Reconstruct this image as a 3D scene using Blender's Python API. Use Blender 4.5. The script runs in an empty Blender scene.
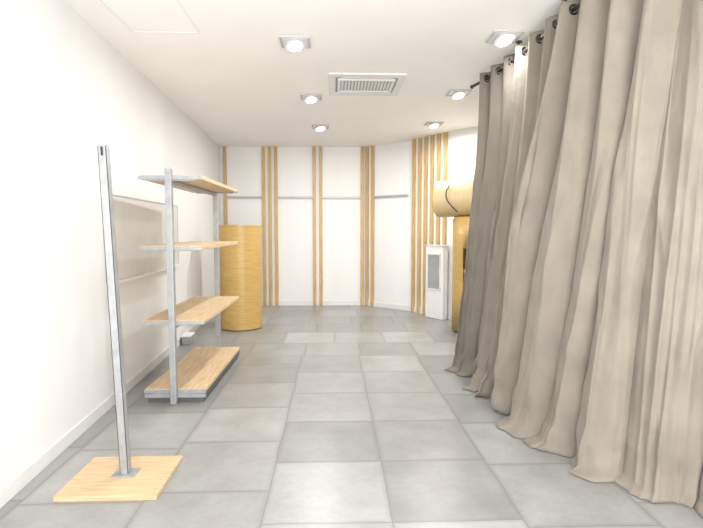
import bpy, bmesh, math, random
from mathutils import Vector, Matrix, noise
random.seed(4)
S=bpy.context.scene
col=S.collection
S.view_settings.view_transform='Standard'
S.view_settings.exposure=0.0
CEIL=2.73

# ---------------------------------------------------------------- materials
def mat(name,c1,c2=None,rough=.5,metal=0,scale=8,stretch=(1,1,1),bump=0,bscale=60,detail=4,emit=None,estr=0):
    m=bpy.data.materials.new(name); m.use_nodes=True
    nt=m.node_tree; b=nt.nodes['Principled BSDF']
    b.inputs['Roughness'].default_value=rough
    b.inputs['Metallic'].default_value=metal
    c2=c2 or c1
    tc=nt.nodes.new('ShaderNodeTexCoord'); mp=nt.nodes.new('ShaderNodeMapping')
    mp.inputs['Scale'].default_value=stretch
    nt.links.new(tc.outputs['Object'],mp.inputs['Vector'])
    n=nt.nodes.new('ShaderNodeTexNoise'); n.inputs['Scale'].default_value=scale; n.inputs['Detail'].default_value=detail
    nt.links.new(mp.outputs['Vector'],n.inputs['Vector'])
    r=nt.nodes.new('ShaderNodeValToRGB')
    r.color_ramp.elements[0].position=.3; r.color_ramp.elements[1].position=.7
    r.color_ramp.elements[0].color=(*c1,1); r.color_ramp.elements[1].color=(*c2,1)
    nt.links.new(n.outputs['Fac'],r.inputs['Fac'])
    nt.links.new(r.outputs['Color'],b.inputs['Base Color'])
    if bump:
        n2=nt.nodes.new('ShaderNodeTexNoise'); n2.inputs['Scale'].default_value=bscale; n2.inputs['Detail'].default_value=5
        nt.links.new(mp.outputs['Vector'],n2.inputs['Vector'])
        bp=nt.nodes.new('ShaderNodeBump'); bp.inputs['Strength'].default_value=bump; bp.inputs['Distance'].default_value=.02
        nt.links.new(n2.outputs['Fac'],bp.inputs['Height']); nt.links.new(bp.outputs['Normal'],b.inputs['Normal'])
    if emit:
        b.inputs['Emission Color'].default_value=(*emit,1); b.inputs['Emission Strength'].default_value=estr
    return m
M_wall=mat('white_plaster',(.77,.767,.76),(.81,.807,.80),rough=.7,scale=1.2,stretch=(2,2,.25),bump=.03,bscale=90)
M_ceil=mat('ceiling_paint',(.88,.865,.84),(.91,.895,.87),rough=.8,scale=1.5)
M_trim=mat('trim_white',(.70,.70,.70),(.74,.74,.74),rough=.5)
M_hatch=mat('hatch_trim',(.78,.765,.74),(.80,.785,.76),rough=.7)
M_acw=mat('cassette_white',(.70,.70,.70),(.74,.74,.74),rough=.4)
M_oakx=mat('pale_oak',(.50,.35,.20),(.70,.53,.34),rough=.5,scale=11,stretch=(7,.5,7))
M_base=mat('oak_board',(.50,.36,.21),(.66,.50,.31),rough=.5,scale=11,stretch=(.5,7,7))
M_slat=mat('honey_pine',(.42,.27,.11),(.64,.45,.22),rough=.5,scale=6,stretch=(9,9,.7),detail=6)
M_ven=mat('golden_bamboo_veneer',(.44,.275,.08),(.58,.39,.135),rough=.4,scale=18,stretch=(.35,.35,9),detail=7)
M_steel=mat('grey_steel',(.33,.34,.355),(.41,.42,.435),rough=.4,metal=.4,scale=20)
M_chrome=mat('brushed_chrome',(.36,.36,.37),(.44,.44,.45),rough=.35,metal=.2,scale=20)
M_dark=mat('dark_metal',(.035,.033,.03),(.06,.055,.05),rough=.35,metal=.6,scale=20)
M_base2=mat('charcoal_base',(.08,.08,.08),(.11,.11,.11),rough=.5,scale=20)
M_black=mat('black_rubber',(.02,.02,.02),(.03,.03,.03),rough=.6)
M_white=mat('white_enamel',(.78,.78,.78),(.82,.82,.82),rough=.35)
M_panel=mat('cream_panel',(.63,.61,.58),(.67,.65,.62),rough=.5)
M_edge=mat('panel_edging',(.42,.40,.38),(.48,.46,.44),rough=.5)
M_grey=mat('grey_plastic',(.30,.31,.31),(.36,.37,.37),rough=.5)
M_lgrey=mat('louvre_grey',(.46,.46,.46),(.52,.52,.52),rough=.5)
M_glow=mat('lamp_glow',(1,1,1),rough=.4,emit=(1,.99,.97),estr=16)
M_refl=mat('lamp_reflector',(.75,.76,.78),(.85,.85,.86),rough=.3,metal=.5)
def cm(nm,k):
    m=mat(nm,(.205*k,.181*k,.149*k),(.262*k,.232*k,.192*k),rough=.88,scale=6,stretch=(1,1,.7),bump=.5,bscale=10,detail=12)
    b=m.node_tree.nodes['Principled BSDF']
    b.inputs['Sheen Weight'].default_value=.12; b.inputs['Sheen Roughness'].default_value=.5
    return m
M_cur=cm('taupe_velvet',.96); M_cur2=cm('dark_taupe_velvet',.76); M_cur3=cm('mid_taupe_velvet',.92)

def floor_mat():
    m=bpy.data.materials.new('concrete_tiles'); m.use_nodes=True
    nt=m.node_tree; L=nt.links; N=nt.nodes.new; b=nt.nodes['Principled BSDF']
    geo0=N('ShaderNodeNewGeometry')
    # keep the lookup off z=0 so it never flickers between two lattice cells
    geo=N('ShaderNodeVectorMath'); geo.operation='MULTIPLY_ADD'; geo.inputs[1].default_value=(1,1,0); geo.inputs[2].default_value=(0,0,.37)
    L.new(geo0.outputs['Position'],geo.inputs[0])
    wz=N('ShaderNodeTexNoise'); wz.inputs['Scale'].default_value=2.2; wz.inputs['Detail'].default_value=4; L.new(geo.outputs[0],wz.inputs['Vector'])
    wsb=N('ShaderNodeVectorMath'); wsb.operation='SUBTRACT'; wsb.inputs[1].default_value=(.5,.5,.5); L.new(wz.outputs['Color'],wsb.inputs[0])
    wsc=N('ShaderNodeVectorMath'); wsc.operation='SCALE'; wsc.inputs['Scale'].default_value=.028; L.new(wsb.outputs[0],wsc.inputs[0])
    pw=N('ShaderNodeVectorMath'); pw.operation='ADD'; L.new(geo.outputs[0],pw.inputs[0]); L.new(wsc.outputs[0],pw.inputs[1])
    off=N('ShaderNodeVectorMath'); off.operation='ADD'; off.inputs[1].default_value=(.33+6,-2.18+6,0)
    L.new(pw.outputs[0],off.inputs[0])
    sc=N('ShaderNodeVectorMath'); sc.operation='SCALE'; sc.inputs['Scale'].default_value=1/.6
    L.new(off.outputs[0],sc.inputs[0])
    s0=N('ShaderNodeSeparateXYZ'); L.new(sc.outputs[0],s0.inputs[0])
    fx=N('ShaderNodeMath'); fx.operation='FLOOR'; L.new(s0.outputs[0],fx.inputs[0])
    wc=N('ShaderNodeTexWhiteNoise'); wc.noise_dimensions='1D'; L.new(fx.outputs[0],wc.inputs['W'])
    lt=N('ShaderNodeMath'); lt.operation='LESS_THAN'; lt.inputs[1].default_value=9.5; L.new(fx.outputs[0],lt.inputs[0])
    gtc=N('ShaderNodeMath'); gtc.operation='GREATER_THAN'; gtc.inputs[1].default_value=11.5; L.new(fx.outputs[0],gtc.inputs[0])
    orr=N('ShaderNodeMath'); orr.operation='MAXIMUM'; L.new(lt.outputs[0],orr.inputs[0]); L.new(gtc.outputs[0],orr.inputs[1])
    so=N('ShaderNodeMath'); so.operation='MULTIPLY'; L.new(orr.outputs[0],so.inputs[0]); L.new(wc.outputs['Value'],so.inputs[1])
    yy=N('ShaderNodeMath'); yy.operation='ADD'; L.new(s0.outputs[1],yy.inputs[0])
    fy=N('ShaderNodeMath'); fy.operation='FLOOR'; L.new(s0.outputs[1],fy.inputs[0])
    wr=N('ShaderNodeTexWhiteNoise'); wr.noise_dimensions='1D'; L.new(fy.outputs[0],wr.inputs['W'])
    far=N('ShaderNodeMath'); far.operation='GREATER_THAN'; far.inputs[1].default_value=14.5; L.new(fy.outputs[0],far.inputs[0])
    fs=N('ShaderNodeMath'); fs.operation='MULTIPLY'; L.new(far.outputs[0],fs.inputs[0]); L.new(wr.outputs['Value'],fs.inputs[1])
    xx=N('ShaderNodeMath'); xx.operation='ADD'; L.new(s0.outputs[0],xx.inputs[0]); L.new(fs.outputs[0],xx.inputs[1])
    nf=N('ShaderNodeMath'); nf.operation='SUBTRACT'; nf.inputs[0].default_value=1; L.new(far.outputs[0],nf.inputs[1])
    so2=N('ShaderNodeMath'); so2.operation='MULTIPLY'; L.new(so.outputs[0],so2.inputs[0]); L.new(nf.outputs[0],so2.inputs[1])
    L.new(so2.outputs[0],yy.inputs[1])
    cmb=N('ShaderNodeCombineXYZ'); L.new(xx.outputs[0],cmb.inputs[0]); L.new(yy.outputs[0],cmb.inputs[1]); cmb.inputs[2].default_value=.5
    fl=N('ShaderNodeVectorMath'); fl.operation='FLOOR'; L.new(cmb.outputs[0],fl.inputs[0])
    fr=N('ShaderNodeVectorMath'); fr.operation='FRACTION'; L.new(cmb.outputs[0],fr.inputs[0])
    wn=N('ShaderNodeTexWhiteNoise'); L.new(fl.outputs[0],wn.inputs['Vector'])
    sub=N('ShaderNodeVectorMath'); sub.operation='SUBTRACT'; sub.inputs[1].default_value=(.5,.5,0); L.new(fr.outputs[0],sub.inputs[0])
    ab=N('ShaderNodeVectorMath'); ab.operation='ABSOLUTE'; L.new(sub.outputs[0],ab.inputs[0])
    sep=N('ShaderNodeSeparateXYZ'); L.new(ab.outputs[0],sep.inputs[0])
    mx=N('ShaderNodeMath'); mx.operation='MAXIMUM'; L.new(sep.outputs[0],mx.inputs[0]); L.new(sep.outputs[1],mx.inputs[1])
    sh=N('ShaderNodeVectorMath'); sh.operation='SCALE'; sh.inputs['Scale'].default_value=30; L.new(wn.outputs['Color'],sh.inputs[0])
    ad=N('ShaderNodeVectorMath'); ad.operation='ADD'; L.new(geo.outputs[0],ad.inputs[0]); L.new(sh.outputs[0],ad.inputs[1])
    n1=N('ShaderNodeTexNoise'); n1.inputs['Scale'].default_value=3.4; n1.inputs['Detail'].default_value=6; n1.inputs['Roughness'].default_value=.62
    L.new(ad.outputs[0],n1.inputs['Vector'])
    n2=N('ShaderNodeTexNoise'); n2.inputs['Scale'].default_value=38; n2.inputs['Detail'].default_value=3; L.new(ad.outputs[0],n2.inputs['Vector'])
    r=N('ShaderNodeValToRGB'); e=r.color_ramp.elements
    e[0].position=.3; e[0].color=(.262,.265,.260,1); e[1].position=.7; e[1].color=(.355,.358,.352,1)
    L.new(n1.outputs['Fac'],r.inputs['Fac'])
    tone=N('ShaderNodeMapRange'); tone.inputs['To Min'].default_value=.78; tone.inputs['To Max'].default_value=1.08; L.new(wn.outputs['Value'],tone.inputs['Value'])
    fine=N('ShaderNodeMapRange'); fine.inputs['From Min'].default_value=.3; fine.inputs['From Max'].default_value=.7; fine.inputs['To Min'].default_value=.96; fine.inputs['To Max'].default_value=1.04; L.new(n2.outputs['Fac'],fine.inputs['Value'])
    mm=N('ShaderNodeMath'); mm.operation='MULTIPLY'; L.new(tone.outputs[0],mm.inputs[0]); L.new(fine.outputs[0],mm.inputs[1])
    nb=N('ShaderNodeMath'); nb.operation='MULTIPLY_ADD'; nb.inputs[1].default_value=.10; L.new(n1.outputs['Fac'],nb.inputs[0]); L.new(mx.outputs[0],nb.inputs[2])
    br=N('ShaderNodeMapRange'); br.inputs['From Min'].default_value=.505; br.inputs['From Max'].default_value=.56; br.inputs['To Min'].default_value=1.02; br.inputs['To Max'].default_value=.80; L.new(nb.outputs[0],br.inputs['Value'])
    m3=N('ShaderNodeMath'); m3.operation='MULTIPLY'; L.new(mm.outputs[0],m3.inputs[0]); L.new(br.outputs[0],m3.inputs[1])
    vs=N('ShaderNodeVectorMath'); vs.operation='SCALE'; L.new(r.outputs['Color'],vs.inputs[0]); L.new(m3.outputs[0],vs.inputs['Scale'])
    gt=N('ShaderNodeMath'); gt.operation='GREATER_THAN'; gt.inputs[1].default_value=.4958; L.new(mx.outputs[0],gt.inputs[0])
    mix=N('ShaderNodeMixRGB'); mix.inputs['Color2'].default_value=(.18,.18,.178,1); L.new(gt.outputs[0],mix.inputs['Fac']); L.new(vs.outputs[0],mix.inputs['Color1'])
    L.new(mix.outputs[0],b.inputs['Base Color'])
    rr=N('ShaderNodeMapRange'); rr.inputs['To Min'].default_value=.24; rr.inputs['To Max'].default_value=.42; L.new(n1.outputs['Fac'],rr.inputs['Value']); L.new(rr.outputs[0],b.inputs['Roughness'])
    bp=N('ShaderNodeBump'); bp.inputs['Strength'].default_value=.12; bp.inputs['Distance'].default_value=.003; L.new(n2.outputs['Fac'],bp.inputs['Height']); L.new(bp.outputs[0],b.inputs['Normal'])
    return m
M_floor=floor_mat()

# ---------------------------------------------------------------- mesh helpers
def bbox(bm,c,s,rz=0,ry=0):
    M=Matrix.Translation(c)@Matrix.Rotation(rz,4,'Z')@Matrix.Rotation(ry,4,'Y')@Matrix.Diagonal((*s,1))
    bmesh.ops.create_cube(bm,size=1,matrix=M)
def bcyl(bm,a,b_,r,seg=24,r2=None,caps=True):
    a=Vector(a);b_=Vector(b_);d=b_-a
    M=Matrix.Translation((a+b_)/2)@d.to_track_quat('Z','Y').to_matrix().to_4x4()
    bmesh.ops.create_cone(bm,cap_ends=caps,segments=seg,radius1=r,radius2=r if r2 is None else r2,depth=d.length,matrix=M)
def btorus(bm,c,axis,R,r,seg=20,rs=8):
    q=Vector(axis).to_track_quat('Z','Y').to_matrix().to_4x4(); M=Matrix.Translation(c)@q
    vs=[[bm.verts.new(M@Vector(((R+r*math.cos(j*2*math.pi/rs))*math.cos(i*2*math.pi/seg),(R+r*math.cos(j*2*math.pi/rs))*math.sin(i*2*math.pi/seg),r*math.sin(j*2*math.pi/rs)))) for j in range(rs)] for i in range(seg)]
    for i in range(seg):
        for j in range(rs):
            bm.faces.new((vs[i][j],vs[(i+1)%seg][j],vs[(i+1)%seg][(j+1)%rs],vs[i][(j+1)%rs]))
def fin(name,bm,m,parent=None,loc=(0,0,0),rot=(0,0,0),bevel=0,smooth=False,**kw):
    bmesh.ops.recalc_face_normals(bm,faces=bm.faces)
    me=bpy.data.meshes.new(name); bm.to_mesh(me); bm.free(); me.materials.append(m)
    if smooth:
        for p in me.polygons: p.use_smooth=True
        try: me.set_sharp_from_angle(angle=math.radians(40))
        except Exception: pass
    o=bpy.data.objects.new(name,me); col.objects.link(o); o.location=loc; o.rotation_euler=rot
    if parent: o.parent=parent
    if bevel:
        md=o.modifiers.new('bevel','BEVEL'); md.width=bevel; md.segments=2; md.limit_method='ANGLE'
    for k,v in kw.items(): o[k]=v
    return o
def boxo(name,c,s,m,parent=None,bevel=0,rz=0,ry=0,**kw):
    bm=bmesh.new(); bbox(bm,(0,0,0),s)
    return fin(name,bm,m,parent,loc=c,rot=(0,ry,rz),bevel=bevel,**kw)
def empty(name,loc,rz=0,**kw):
    o=bpy.data.objects.new(name,None); o.empty_display_size=.1; col.objects.link(o); o.location=loc; o.rotation_euler=(0,0,rz)
    for k,v in kw.items(): o[k]=v
    return o
def copy_tree(o,loc,rz=0,**kw):
    n=o.copy(); col.objects.link(n); n.location=loc; n.rotation_euler=(o.rotation_euler[0],o.rotation_euler[1],rz)
    for k,v in kw.items(): n[k]=v
    def rec(src,dst):
        for c in list(src.children):
            cc=c.copy(); col.objects.link(cc); cc.parent=dst; rec(c,cc)
    rec(o,n); return n

# ---------------------------------------------------------------- room shell
P=[(-1.40,-1.5),(-1.93,8.70),(.55,8.65),(1.22,8.05),(1.74,7.19),(2.45,6.25),(3.0,-1.5)]
names=['wall_left','wall_back','wall_back_bend','wall_corner','wall_alcove','wall_right','wall_front']
T=.12
ctr=Vector((.3,4))
for i,nm in enumerate(names):
    a=Vector(P[i]); b=Vector(P[(i+1)%len(P)]); d=(b-a).normalized(); n=Vector((-d.y,d.x))
    if n.dot((a+b)/2-ctr)<0: n=-n
    bm=bmesh.new()
    q=[a,b,b+n*T+d*.05,a+n*T-d*.05]
    lo=[bm.verts.new((v.x,v.y,-.02)) for v in q]; hi=[bm.verts.new((v.x,v.y,CEIL+.05)) for v in q]
    bm.faces.new(lo); bm.faces.new(hi)
    for k in range(4): bm.faces.new((lo[k],lo[(k+1)%4],hi[(k+1)%4],hi[k]))
    fin(nm,bm,M_wall,kind='structure')
    bm=bmesh.new(); h=.085; t=.014
    q=[a,b,b-n*t,a-n*t]
    lo=[bm.verts.new((v.x,v.y,0)) for v in q]; hi=[bm.verts.new((v.x,v.y,h)) for v in q]
    bm.faces.new(lo); bm.faces.new(hi)
    for k in range(4): bm.faces.new((lo[k],lo[(k+1)%4],hi[(k+1)%4],hi[k]))
    fin(nm.replace('wall_','baseboard_'),bm,M_trim,kind='structure',bevel=.003)
boxo('floor',(.5,3.6,-.05),(5.4,10.6,.1),M_floor,kind='structure')
boxo('ceiling',(.5,3.6,CEIL+.05),(5.4,10.6,.1),M_ceil,kind='structure')

bm=bmesh.new()
x0,x1,y0,y1=-1.42,-.95,2.75,3.72; w=.010
for c,s in [(((x0+x1)/2,y0),(x1-x0,w)),(((x0+x1)/2,y1),(x1-x0,w)),((x0,(y0+y1)/2),(w,y1-y0)),((x1,(y0+y1)/2),(w,y1-y0))]:
    bbox(bm,(c[0],c[1],CEIL-.001),(s[0],s[1],.002))
fin('trim_1',bm,M_hatch,kind='structure')

# ---------------------------------------------------------------- air conditioner cassette
ac=empty('ceiling_air_vent',(.315,4.95,CEIL),label='white square air conditioning cassette with grey louvres set in ceiling',category='air vent')
ac.scale=(.96,.96,1)
bm=bmesh.new()
for c,s in [((0,.325),(.74,.09)),((0,-.325),(.74,.09)),((.335,0),(.07,.56)),((-.335,0),(.07,.56))]:
    bbox(bm,(c[0],c[1],-.008),(s[0],s[1],.016))
fin('trim_frame',bm,M_acw,ac,bevel=.003)
bm=bmesh.new(); bbox(bm,(0,0,-.003),(.60,.56,.005)); fin('vent_interior',bm,M_grey,ac,label='dark grey vent interior')
bm=bmesh.new()
for c,s in [((0,.2),(.56,.03)),((0,-.2),(.56,.03)),((.265,0),(.03,.37)),((-.265,0),(.03,.37))]:
    bbox(bm,(c[0],c[1],-.014),(s[0],s[1],.018))
fin('grille_rim',bm,M_acw,ac,bevel=.003)
for k in range(-7,8):
    boxo('louvre_blade',(k*.033,0,-.013),(.021,.37,.010),M_acw,ac)
for sy in (-1,1):
    boxo('air_flap',(0,sy*.248,-.012),(.50,.040,.008),M_acw,ac)

# ---------------------------------------------------------------- ceiling spotlights and fill lights
def spot(loc):
    e=empty('ceiling_spotlight',loc,label='white square recessed ceiling spotlight with bright round lamp',category='ceiling light',group='recessed spotlights in the ceiling')
    bm=bmesh.new(); o=.112; i=.096
    for c,s in [((0,(o+i)/2),(2*o,o-i)),((0,-(o+i)/2),(2*o,o-i)),(((o+i)/2,0),(o-i,2*i)),((-(o+i)/2,0),(o-i,2*i))]:
        bbox(bm,(c[0],c[1],-.006),(s[0],s[1],.012))
    fin('square_frame',bm,M_lgrey,e,bevel=.003)
    bm=bmesh.new(); bbox(bm,(0,0,-.002),(.192,.192,.003)); fin('recess_plate',bm,M_white,e)
    bm=bmesh.new(); bcyl(bm,(0,0,0),(0,0,.024),.082,32,r2=.07); g=fin('gimbal_head',bm,M_refl,e,loc=(0,0,-.038),rot=(math.radians(-14),math.radians(-10),0),smooth=True)
    bm=bmesh.new(); bcyl(bm,(0,0,-.005),(0,0,0),.052,28); fin('lamp',bm,M_glow,g,label='glowing round lamp')
    return e
SP=[(-.28,3.86),(1.25,3.70),(-.23,5.42),(1.29,5.20),(-.17,6.95),(1.34,6.72)]
SE=[20,6,22,17,27,22]
sp0=spot((*SP[0],CEIL))
for p in SP[1:]: copy_tree(sp0,(*p,CEIL))
def area(loc,sx,sy,e,rot=(0,0,0),c=(1,.99,.975)):
    l=bpy.data.lights.new('area','AREA'); l.shape='RECTANGLE'; l.size=sx; l.size_y=sy; l.energy=e; l.color=c
    o=bpy.data.objects.new('area_light',l); col.objects.link(o); o.location=loc; o.rotation_euler=rot; return o
for p,e in zip(SP,SE):
    l=bpy.data.lights.new('spot_lamp','AREA'); l.shape='DISK'; l.size=.10; l.energy=e; l.color=(1,.985,.955)
    o=bpy.data.objects.new('spot_lamp',l); col.objects.link(o); o.location=(*p,CEIL-.064)
area((.5,-.4,2.6),2.8,1.6,40,rot=(math.radians(25),0,0))  # added soft fill near the ceiling behind the camera, no fixture
area((.3,-1.35,1.5),3.2,2.3,100,rot=(math.radians(90),0,0))  # added broad fill facing forward from behind the camera, out of view
area((.5,-.7,.8),2.4,1.2,140,rot=(math.radians(142),0,0))  # added unseen uplight, bounces soft light off the ceiling
area((2.3,4.6,2.66),.7,2.0,8)
W=bpy.data.worlds.new('world'); S.world=W; W.use_nodes=True
W.node_tree.nodes['Background'].inputs[0].default_value=(1,.98,.95,1); W.node_tree.nodes['Background'].inputs[1].default_value=.5

# ---------------------------------------------------------------- slats on back walls
def wpt(i,s,off):
    a=Vector(P[i]); b=Vector(P[i+1]); d=(b-a).normalized(); n=Vector((-d.y,d.x))
    if n.dot(ctr-(a+b)/2)<0: n=-n
    p=a+d*s+n*off; return p.x,p.y,math.atan2(d.y,d.x)
def wall_s(px_x): return px_x-P[1][0]
slatmesh=None
def slat(i,s,lab,grp):
    global slatmesh
    x,y,an=wpt(i,s,.019)
    if slatmesh is None:
        bm=bmesh.new(); bbox(bm,(0,0,CEIL/2),(.056,.036,CEIL-.002))
        o=fin('wooden_batten',bm,M_slat,bevel=.003); slatmesh=o
    else:
        o=slatmesh.copy(); col.objects.link(o)
    o.location=(x,y,0); o.rotation_euler=(0,0,an)
    o['label']=lab; o['category']='wooden slat'; o['group']=grp
L1='full-height honey pine slat fixed upright on the white back wall'
slat(1,wall_s(-1.84),'single honey pine slat fixed upright in the room corner','slat in the corner')
for x in (-1.185,-1.08,-.975): slat(1,wall_s(x),L1,'three wall slats beside the wooden drum')
for x in (-.32,-.21): slat(1,wall_s(x),L1,'pair of wall slats')
slat(1,wall_s(.50),L1,'three wall slats in the middle of the back wall')
slat(2,.06,L1,'three wall slats in the middle of the back wall')
slat(2,.18,L1,'three wall slats in the middle of the back wall')
for k in range(6): slat(3,.14+k*.14,'honey pine slat in a dense row above the white heater','row of slats on the angled wall')
def rail(i,s0,s1,name='wall_rail'):
    x0,y0,an=wpt(i,s0,.03); x1,y1,_=wpt(i,s1,.03)
    bm=bmesh.new(); Lh=math.hypot(x1-x0,y1-y0)
    bbox(bm,(Lh/2,0,0),(Lh,.014,.032))
    for q in (.08,Lh-.08): bbox(bm,(q,.014,0),(.03,.03,.02))
    fin(name,bm,M_chrome,loc=(x0,y0,1.87),rot=(0,0,an),bevel=.002,label='thin chrome hanging rail running along the white back wall',category='wall rail',group='chrome rail sections between wall slats')
rail(1,wall_s(-1.81),wall_s(-1.215)); rail(1,wall_s(-.945),wall_s(-.350)); rail(1,wall_s(-.180),wall_s(.470)); rail(2,.210,.89)

# ---------------------------------------------------------------- post on wooden base
ps=empty('display_post',(-1.12,2.62,0),label='square grey steel post standing on a pale oak base board',category='display stand')
boxo('base_board',(0,0,.0135),(.5,.43,.027),M_base,ps,bevel=.003,label='pale oak base board')
boxo('foot_plate',(.01,.01,.031),(.12,.10,.008),M_steel,ps,bevel=.002)
bm=bmesh.new()
for sx,sy,s in ((0,-.0195,(.042,.003)),(0,.0195,(.042,.003)),(-.0195,0,(.003,.042)),(.0195,0,(.003,.042))):
    bbox(bm,(sx,sy,.86),(s[0],s[1],1.72))
o=fin('post',bm,M_steel,ps,loc=(.01,.01,.035),rot=(0,math.radians(-2.0),0))
boxo('top_slot',(0,-.0212,1.69),(.012,.002,.045),M_black,o)

# ---------------------------------------------------------------- shelving unit
su=empty('shelving_unit',(-1.205,4.48,0),rz=math.radians(-.5),label='freestanding grey steel shelving unit with four pale oak shelves',category='shelving unit')
Ln=1.42; Wd=.46
for sy in (-1,1):
    bm=bmesh.new(); bbox(bm,(0,0,.89),(.045,.05,1.77)); u=fin('upright',bm,M_steel,su,loc=(0,sy*Ln/2,0),bevel=.003)
for z in (1.715,1.19,.625,.095):
    sh=boxo('shelf',(0,0,z),(Wd,Ln-.06,.030),M_oakx,su,bevel=.003)
    for sy in (-1,1):
        bm=bmesh.new()
        bbox(bm,(0,0,0),(Wd+.008,.008,.026))
        bbox(bm,(0,-sy*.012,-.018),(Wd*.8,.02,.008))
        fin('bracket',bm,M_steel,sh,loc=(0,sy*(Ln/2-.025),-.004),bevel=.001)
for z in (1.68,.59):
    boxo('crossbar',(0,0,z),(.025,Ln-.05,.03),M_steel,su)
for sy in (-1,1):
    bm=bmesh.new(); bbox(bm,(0,0,.0),(Wd,.02,.030)); fin('end_plate',bm,M_steel,su,loc=(0,sy*(Ln/2-.032),.058))
bm=bmesh.new(); bbox(bm,(0,0,.02),(Wd-.04,Ln-.08,.04)); bbox(bm,(0,0,.059),(Wd-.01,Ln-.09,.04)); fin('base_deck',bm,M_base2,su,label='dark low base under bottom shelf')

# ---------------------------------------------------------------- wall panel left
def leftwall(y): return P[0][0]+(y-P[0][1])*(P[1][0]-P[0][0])/(P[1][1]-P[0][1])
angL=math.atan2(P[1][1]-P[0][1],P[1][0]-P[0][0])
wp=empty('wall_panel',(leftwall(4.72)+.001,4.72,.93),rz=angL-math.pi/2,label='cream board panel with small ledge mounted on white wall',category='wall panel')
boxo('board',(.013,0,.325),(.024,1.98,.65),M_panel,wp,bevel=.002)
boxo('ledge',(.030,0,-.006),(.050,1.98,.022),M_white,wp,bevel=.002)
bm=bmesh.new(); bbox(bm,(.015,0,.655),(.028,1.99,.010)); bbox(bm,(.015,.992,.33),(.028,.007,.65)); bbox(bm,(.015,-.992,.33),(.028,.007,.65)); fin('edging',bm,M_edge,wp)
sk=empty('junction_box',(-1.70,5.85,0),rz=angL-math.pi/2,label='small grey and white electrical box on the floor by the wall',category='electrical box')
boxo('box_body',(0,0,.045),(.10,.22,.088),M_grey,sk,bevel=.006)
boxo('box_lid',(0,0,.097),(.11,.23,.014),M_white,sk,bevel=.003)

# ---------------------------------------------------------------- left veneer drum
dr=empty('curved_wooden_counter',(-1.24,6.75,0),label='drum-shaped golden bamboo veneer counter standing by the wall',category='counter')
bm=bmesh.new(); bcyl(bm,(0,0,.012),(0,0,1.36),.275,64); fin('drum_body',bm,M_ven,dr,smooth=True)
bm=bmesh.new(); bcyl(bm,(0,0,0),(0,0,.012),.268,48); fin('plinth',bm,M_dark,dr,smooth=True)
bm=bmesh.new(); bcyl(bm,(0,0,1.36),(0,0,1.385),.280,64); fin('counter_top',bm,M_ven,dr,smooth=True,bevel=.003)

# ---------------------------------------------------------------- right cabinet with niche
cb=empty('curved_wooden_cabinet',(1.86,6.40,0),label='rounded golden bamboo veneer cabinet with open shelf niche',category='cabinet')
R=.29; bm=bmesh.new(); seg=72; zs=[.02,.5,1.10,1.46]
a0=math.radians(-106-32); a1=math.radians(-106+75)
def shell(bm,r):
    rows=[[bm.verts.new((r*math.cos(2*math.pi*i/seg),r*math.sin(2*math.pi*i/seg),z)) for i in range(seg)] for z in zs]
    for j in range(3):
        for i in range(seg):
            am=2*math.pi*(i+.5)/seg-2*math.pi
            if j==1 and a0<am<a1 : continue
            bm.faces.new((rows[j][i],rows[j][(i+1)%seg],rows[j+1][(i+1)%seg],rows[j+1][i]))
shell(bm,R)
o=fin('cabinet_body',bm,M_ven,cb,smooth=True); md=o.modifiers.new('s','SOLIDIFY'); md.thickness=.02; md.offset=1
for z in (.5,.80,1.10):
    bm=bmesh.new(); bcyl(bm,(0,0,z-.015),(0,0,z+.015),R-.006,48); fin('inner_shelf',bm,M_oakx,cb,smooth=True)
bm=bmesh.new(); bcyl(bm,(0,0,1.46),(0,0,1.485),R+.005,64); fin('cabinet_top',bm,M_ven,cb,smooth=True)
bm=bmesh.new(); bcyl(bm,(0,0,0),(0,0,.02),R-.008,48); fin('plinth',bm,M_dark,cb,smooth=True)

ax=Vector((.72,-.42,0)).normalized()
rl=empty('wooden_drum_shade',(1.40,6.62,1.4865),rz=math.atan2(ax.y,ax.x),label='pale wooden cylinder lying on the curved cabinet with black strap',category='wooden cylinder')
M_roll=mat('pale_veneer',(.56,.42,.22),(.66,.51,.29),rough=.45,scale=9,stretch=(9,.6,.6))
RR=.235
bm=bmesh.new(); bcyl(bm,(0,0,RR),(.9,0,RR),RR,56); fin('cylinder_body',bm,M_roll,rl,smooth=True,bevel=.004)
bm=bmesh.new(); btorus(bm,(0,0,RR),(1,0,0),RR-.014,.012,48,8); fin('end_ring',bm,M_ven,rl,smooth=True)
bm=bmesh.new()
# thin cable hooked on the cylinder, drooping off its front
pts=[Vector((.20,-.185,RR+.165))]
for k in range(1,15):
    t=k/14
    pts.append(Vector((.20-.07*math.sin(t*math.pi)+.13*t,-(RR+.012+.03*math.sin(t*math.pi)) if t>.12 else -(RR-.01),RR+.15-.33*t)))
for a,b in zip(pts,pts[1:]): bcyl(bm,a,b,.007,10)
fin('black_strap',bm,M_black,rl,smooth=True,label='thin curved black cable')

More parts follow.
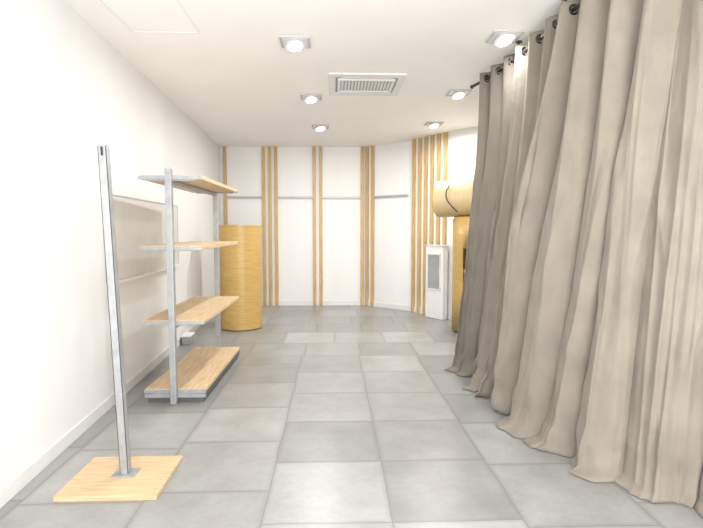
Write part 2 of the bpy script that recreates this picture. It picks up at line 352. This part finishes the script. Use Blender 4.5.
# ---------------------------------------------------------------- white heater
hx,hy,an=wpt(3,.76,.095)
ht=empty('wall_heater',(hx,hy,0),rz=an,label='white upright heater unit with grey front grille by slatted wall',category='heater')
nx,ny,_=wpt(3,.76,.3); sgn=1 if ((nx-hx)*(-math.sin(an))+(ny-hy)*math.cos(an))>0 else -1
boxo('heater_body',(0,0,.54),(.38,.10,1.08),M_white,ht,bevel=.012)
boxo('top_cap',(0,0,1.088),(.40,.12,.015),M_trim,ht,bevel=.004)
bm=bmesh.new()
for c,s in (((-.0,.96),(.29,.02)),((-.0,.44),(.29,.02)),((-.135,.70),(.02,.54)),((.135,.70),(.02,.54))):
    bbox(bm,(c[0],sgn*.054,c[1]),(s[0],.012,s[1]))
fin('grille_frame',bm,M_trim,ht)
bm=bmesh.new(); bbox(bm,(0,sgn*.051,.70),(.25,.004,.50))
fin('grille_panel',bm,M_grey,ht,label='grey grille panel')

# ---------------------------------------------------------------- curtains
def cat(pts,t):
    n=len(pts)-1; f=min(max(t,0),1)*n; i=min(int(f),n-1); u=f-i
    p=lambda k: Vector(pts[min(max(k,0),n)])
    a,b,c,d=p(i-1),p(i),p(i+1),p(i+2)
    return .5*((2*b)+(c-a)*u+(2*a-5*b+4*c-d)*u*u+(3*b-a-3*c+d)*u**3)
ROD=2.62; TOP=2.675
def ridge(v): return 1-2*abs(v)
def curtain(top,bot,N,At,Ab,seed,lab,nu,wexp,m,pn=2.6,spread=.10):
    root=empty('curtain',(top[0][0],top[0][1],0),label=lab,category='curtain',group='eyelet curtains on the ceiling rod')
    O=Vector((top[0][0],top[0][1],0))
    NV=120; bm=bmesh.new(); g=[]
    for j in range(NV+1):
        v=j/NV; z=TOP+(0.006-TOP)*v; row=[]
        for i in range(nu+1):
            s=i/nu
            w=v**wexp
            P_=lambda q: cat(top,q).lerp(cat(bot,q),w)
            p=P_(s); d=(P_(min(s+.01,1))-P_(max(s-.01,0))).normalized(); n=Vector((d.y,-d.x))
            if n.x>0: n=-n
            g1=min(1,v*2.0)
            ph2=2*math.pi*N*s+pn*noise.noise(Vector((s*N*.55,seed,v*.45)))*(.4+.6*g1)+.9*pn*noise.noise(Vector((s*N*1.1,seed+3,v*.7)))*g1
            f=math.sin(ph2)
            sh=(2*(abs(math.cos(ph2/2-math.pi/4))**.7)-1)
            sh=f*(1-g1)+sh*g1
            k=.35+1.6*max(0,.5+1.1*noise.noise(Vector((s*N*.8,seed+5,.3+v*.6))))
            amp=(At+(Ab-At)*min(1,v*1.3))*(1+(k-1)*g1)
            dis=amp*sh
            dis+=.09*g1*noise.noise(Vector((s*N*.33,v*.5,seed+12)))*(.3+.7*v)
            r1=ridge(noise.noise(Vector((s*N*1.8+v*.3,v*.7,seed+9))))
            dis+=.034*g1*(r1**3 if r1>0 else 0)
            r3=ridge(noise.noise(Vector((s*N*3.1-v*.4,v*.9,seed+29))))
            dis+=.016*g1*(r3**2 if r3>0 else 0)
            r2=ridge(noise.noise(Vector((s*N*1.5-v*1.8,v*3.0,seed+19))))
            dis+=.014*g1*(r2**4 if r2>0 else 0)
            dis+=.010*g1*noise.noise(Vector((s*N*3,v*4,seed+2)))
            dis+=.006*g1*noise.noise(Vector((s*N*7,v*16,seed+3)))
            dt=.25*amp*math.sin(ph2*2)*g1
            if v>.88:
                kk=(v-.88)/.12; dis+=spread*kk**3*(.6+1.3*noise.noise(Vector((s*N*1.4,seed,4)))); dt+=.05*kk**2*noise.noise(Vector((s*N*2.3,seed,14)))
                dis+=.022*kk*math.sin(kk*8+9*noise.noise(Vector((s*N*1.1,seed,24))))
            pos=p+n*dis+d*dt
            zz=z
            if v>.965: zz=.006+(z-.006)*.45
            row.append(bm.verts.new((pos.x-O.x,pos.y-O.y,max(zz,.006))))
        g.append(row)
    for j in range(NV):
        for i in range(nu): bm.faces.new((g[j][i],g[j][i+1],g[j+1][i+1],g[j+1][i]))
    o=fin('curtain_fabric',bm,m,root); 
    for p in o.data.polygons: p.use_smooth=True
    md=o.modifiers.new('s','SOLIDIFY'); md.thickness=.004; md.offset=0
    k=0
    while k<=2*N+.01:
        s=min(k/(2*N),1); s=min(max(s,.01),.99)
        c=cat(top,s); d=(cat(top,min(s+.01,1))-cat(top,max(s-.01,0))).normalized()
        bm=bmesh.new(); btorus(bm,(0,0,0),(d.x,d.y,0),.026,.006,20,8)
        fin('eyelet',bm,M_dark,root,loc=(c.x-O.x,c.y-O.y,ROD),smooth=True)
        k+=1
    return root
TA=[(1.31,4.42),(1.36,4.14),(1.39,3.84)]; BA=[(1.25,4.62),(1.28,4.40),(1.33,4.16)]
TB=[(1.395,3.77),(1.41,3.45),(1.42,3.12)]; BB=[(1.27,4.09),(1.30,3.84),(1.38,3.58)]
TC=[(1.41,3.06),(1.48,2.68),(1.68,2.32),(2.10,2.04),(2.58,1.88)]; BC=[(1.335,3.54),(1.33,3.1),(1.44,2.60),(1.72,2.26),(2.15,2.0),(2.62,1.85)]
curtain(TA,BA,3,.04,.045,1.3,'dark taupe velvet curtain hanging at the end of the rod',130,2.4,M_cur2,1.5,.07)
curtain(TB,BB,3,.05,.066,4.1,'taupe velvet curtain in soft folds between two other curtains',160,1.4,M_cur3,1.5,.09)
curtain(TC,BC,8,.055,.085,21.7,'wide taupe velvet curtain draping onto the grey tiled floor',600,1.2,M_cur,1.9,.11)
# rod
rp=[(1.265,4.60)]+TA+TB+TC
cu=bpy.data.curves.new('curtain_rod','CURVE'); cu.dimensions='3D'; cu.bevel_depth=.013; cu.bevel_resolution=4; cu.use_fill_caps=True
sp=cu.splines.new('POLY'); fine=[cat(rp,k/60) for k in range(61)]
sp.points.add(60)
for k,p in enumerate(fine): sp.points[k].co=(p.x,p.y,ROD,1)
tmp=bpy.data.objects.new('t',cu); col.objects.link(tmp)
bpy.context.view_layer.update()
me=bpy.data.meshes.new_from_object(tmp.evaluated_get(bpy.context.evaluated_depsgraph_get())); bpy.data.objects.remove(tmp)
rod=empty('curtain_rod',(0,0,0),label='dark metal curtain rod fixed below the ceiling',category='curtain rod')
me.materials.clear(); me.materials.append(M_dark)
ro=bpy.data.objects.new('rod',me); col.objects.link(ro); ro.parent=rod
bm=bmesh.new(); bmesh.ops.create_uvsphere(bm,u_segments=20,v_segments=12,radius=.018,matrix=Matrix.Translation((1.265,4.605,ROD))); fin('finial',bm,M_dark,rod,smooth=True)
for (x,y) in ((1.393,3.80),(1.415,3.09),(2.62,1.87)):
    bm=bmesh.new(); bcyl(bm,(x,y,ROD),(x,y,CEIL-.001),.007,12); bcyl(bm,(x,y,CEIL-.008),(x,y,CEIL-.001),.025,20); fin('ceiling_bracket',bm,M_dark,rod,smooth=True)

# ---------------------------------------------------------------- camera
cd=bpy.data.cameras.new('camera'); cam=bpy.data.objects.new('camera',cd); col.objects.link(cam)
cd.sensor_width=36; cd.lens=500*36/703; cd.clip_start=.05
cam.location=(0,0,1.33)
cam.rotation_euler=(math.radians(90-4.0),0,math.radians(-2.1))
S.camera=cam
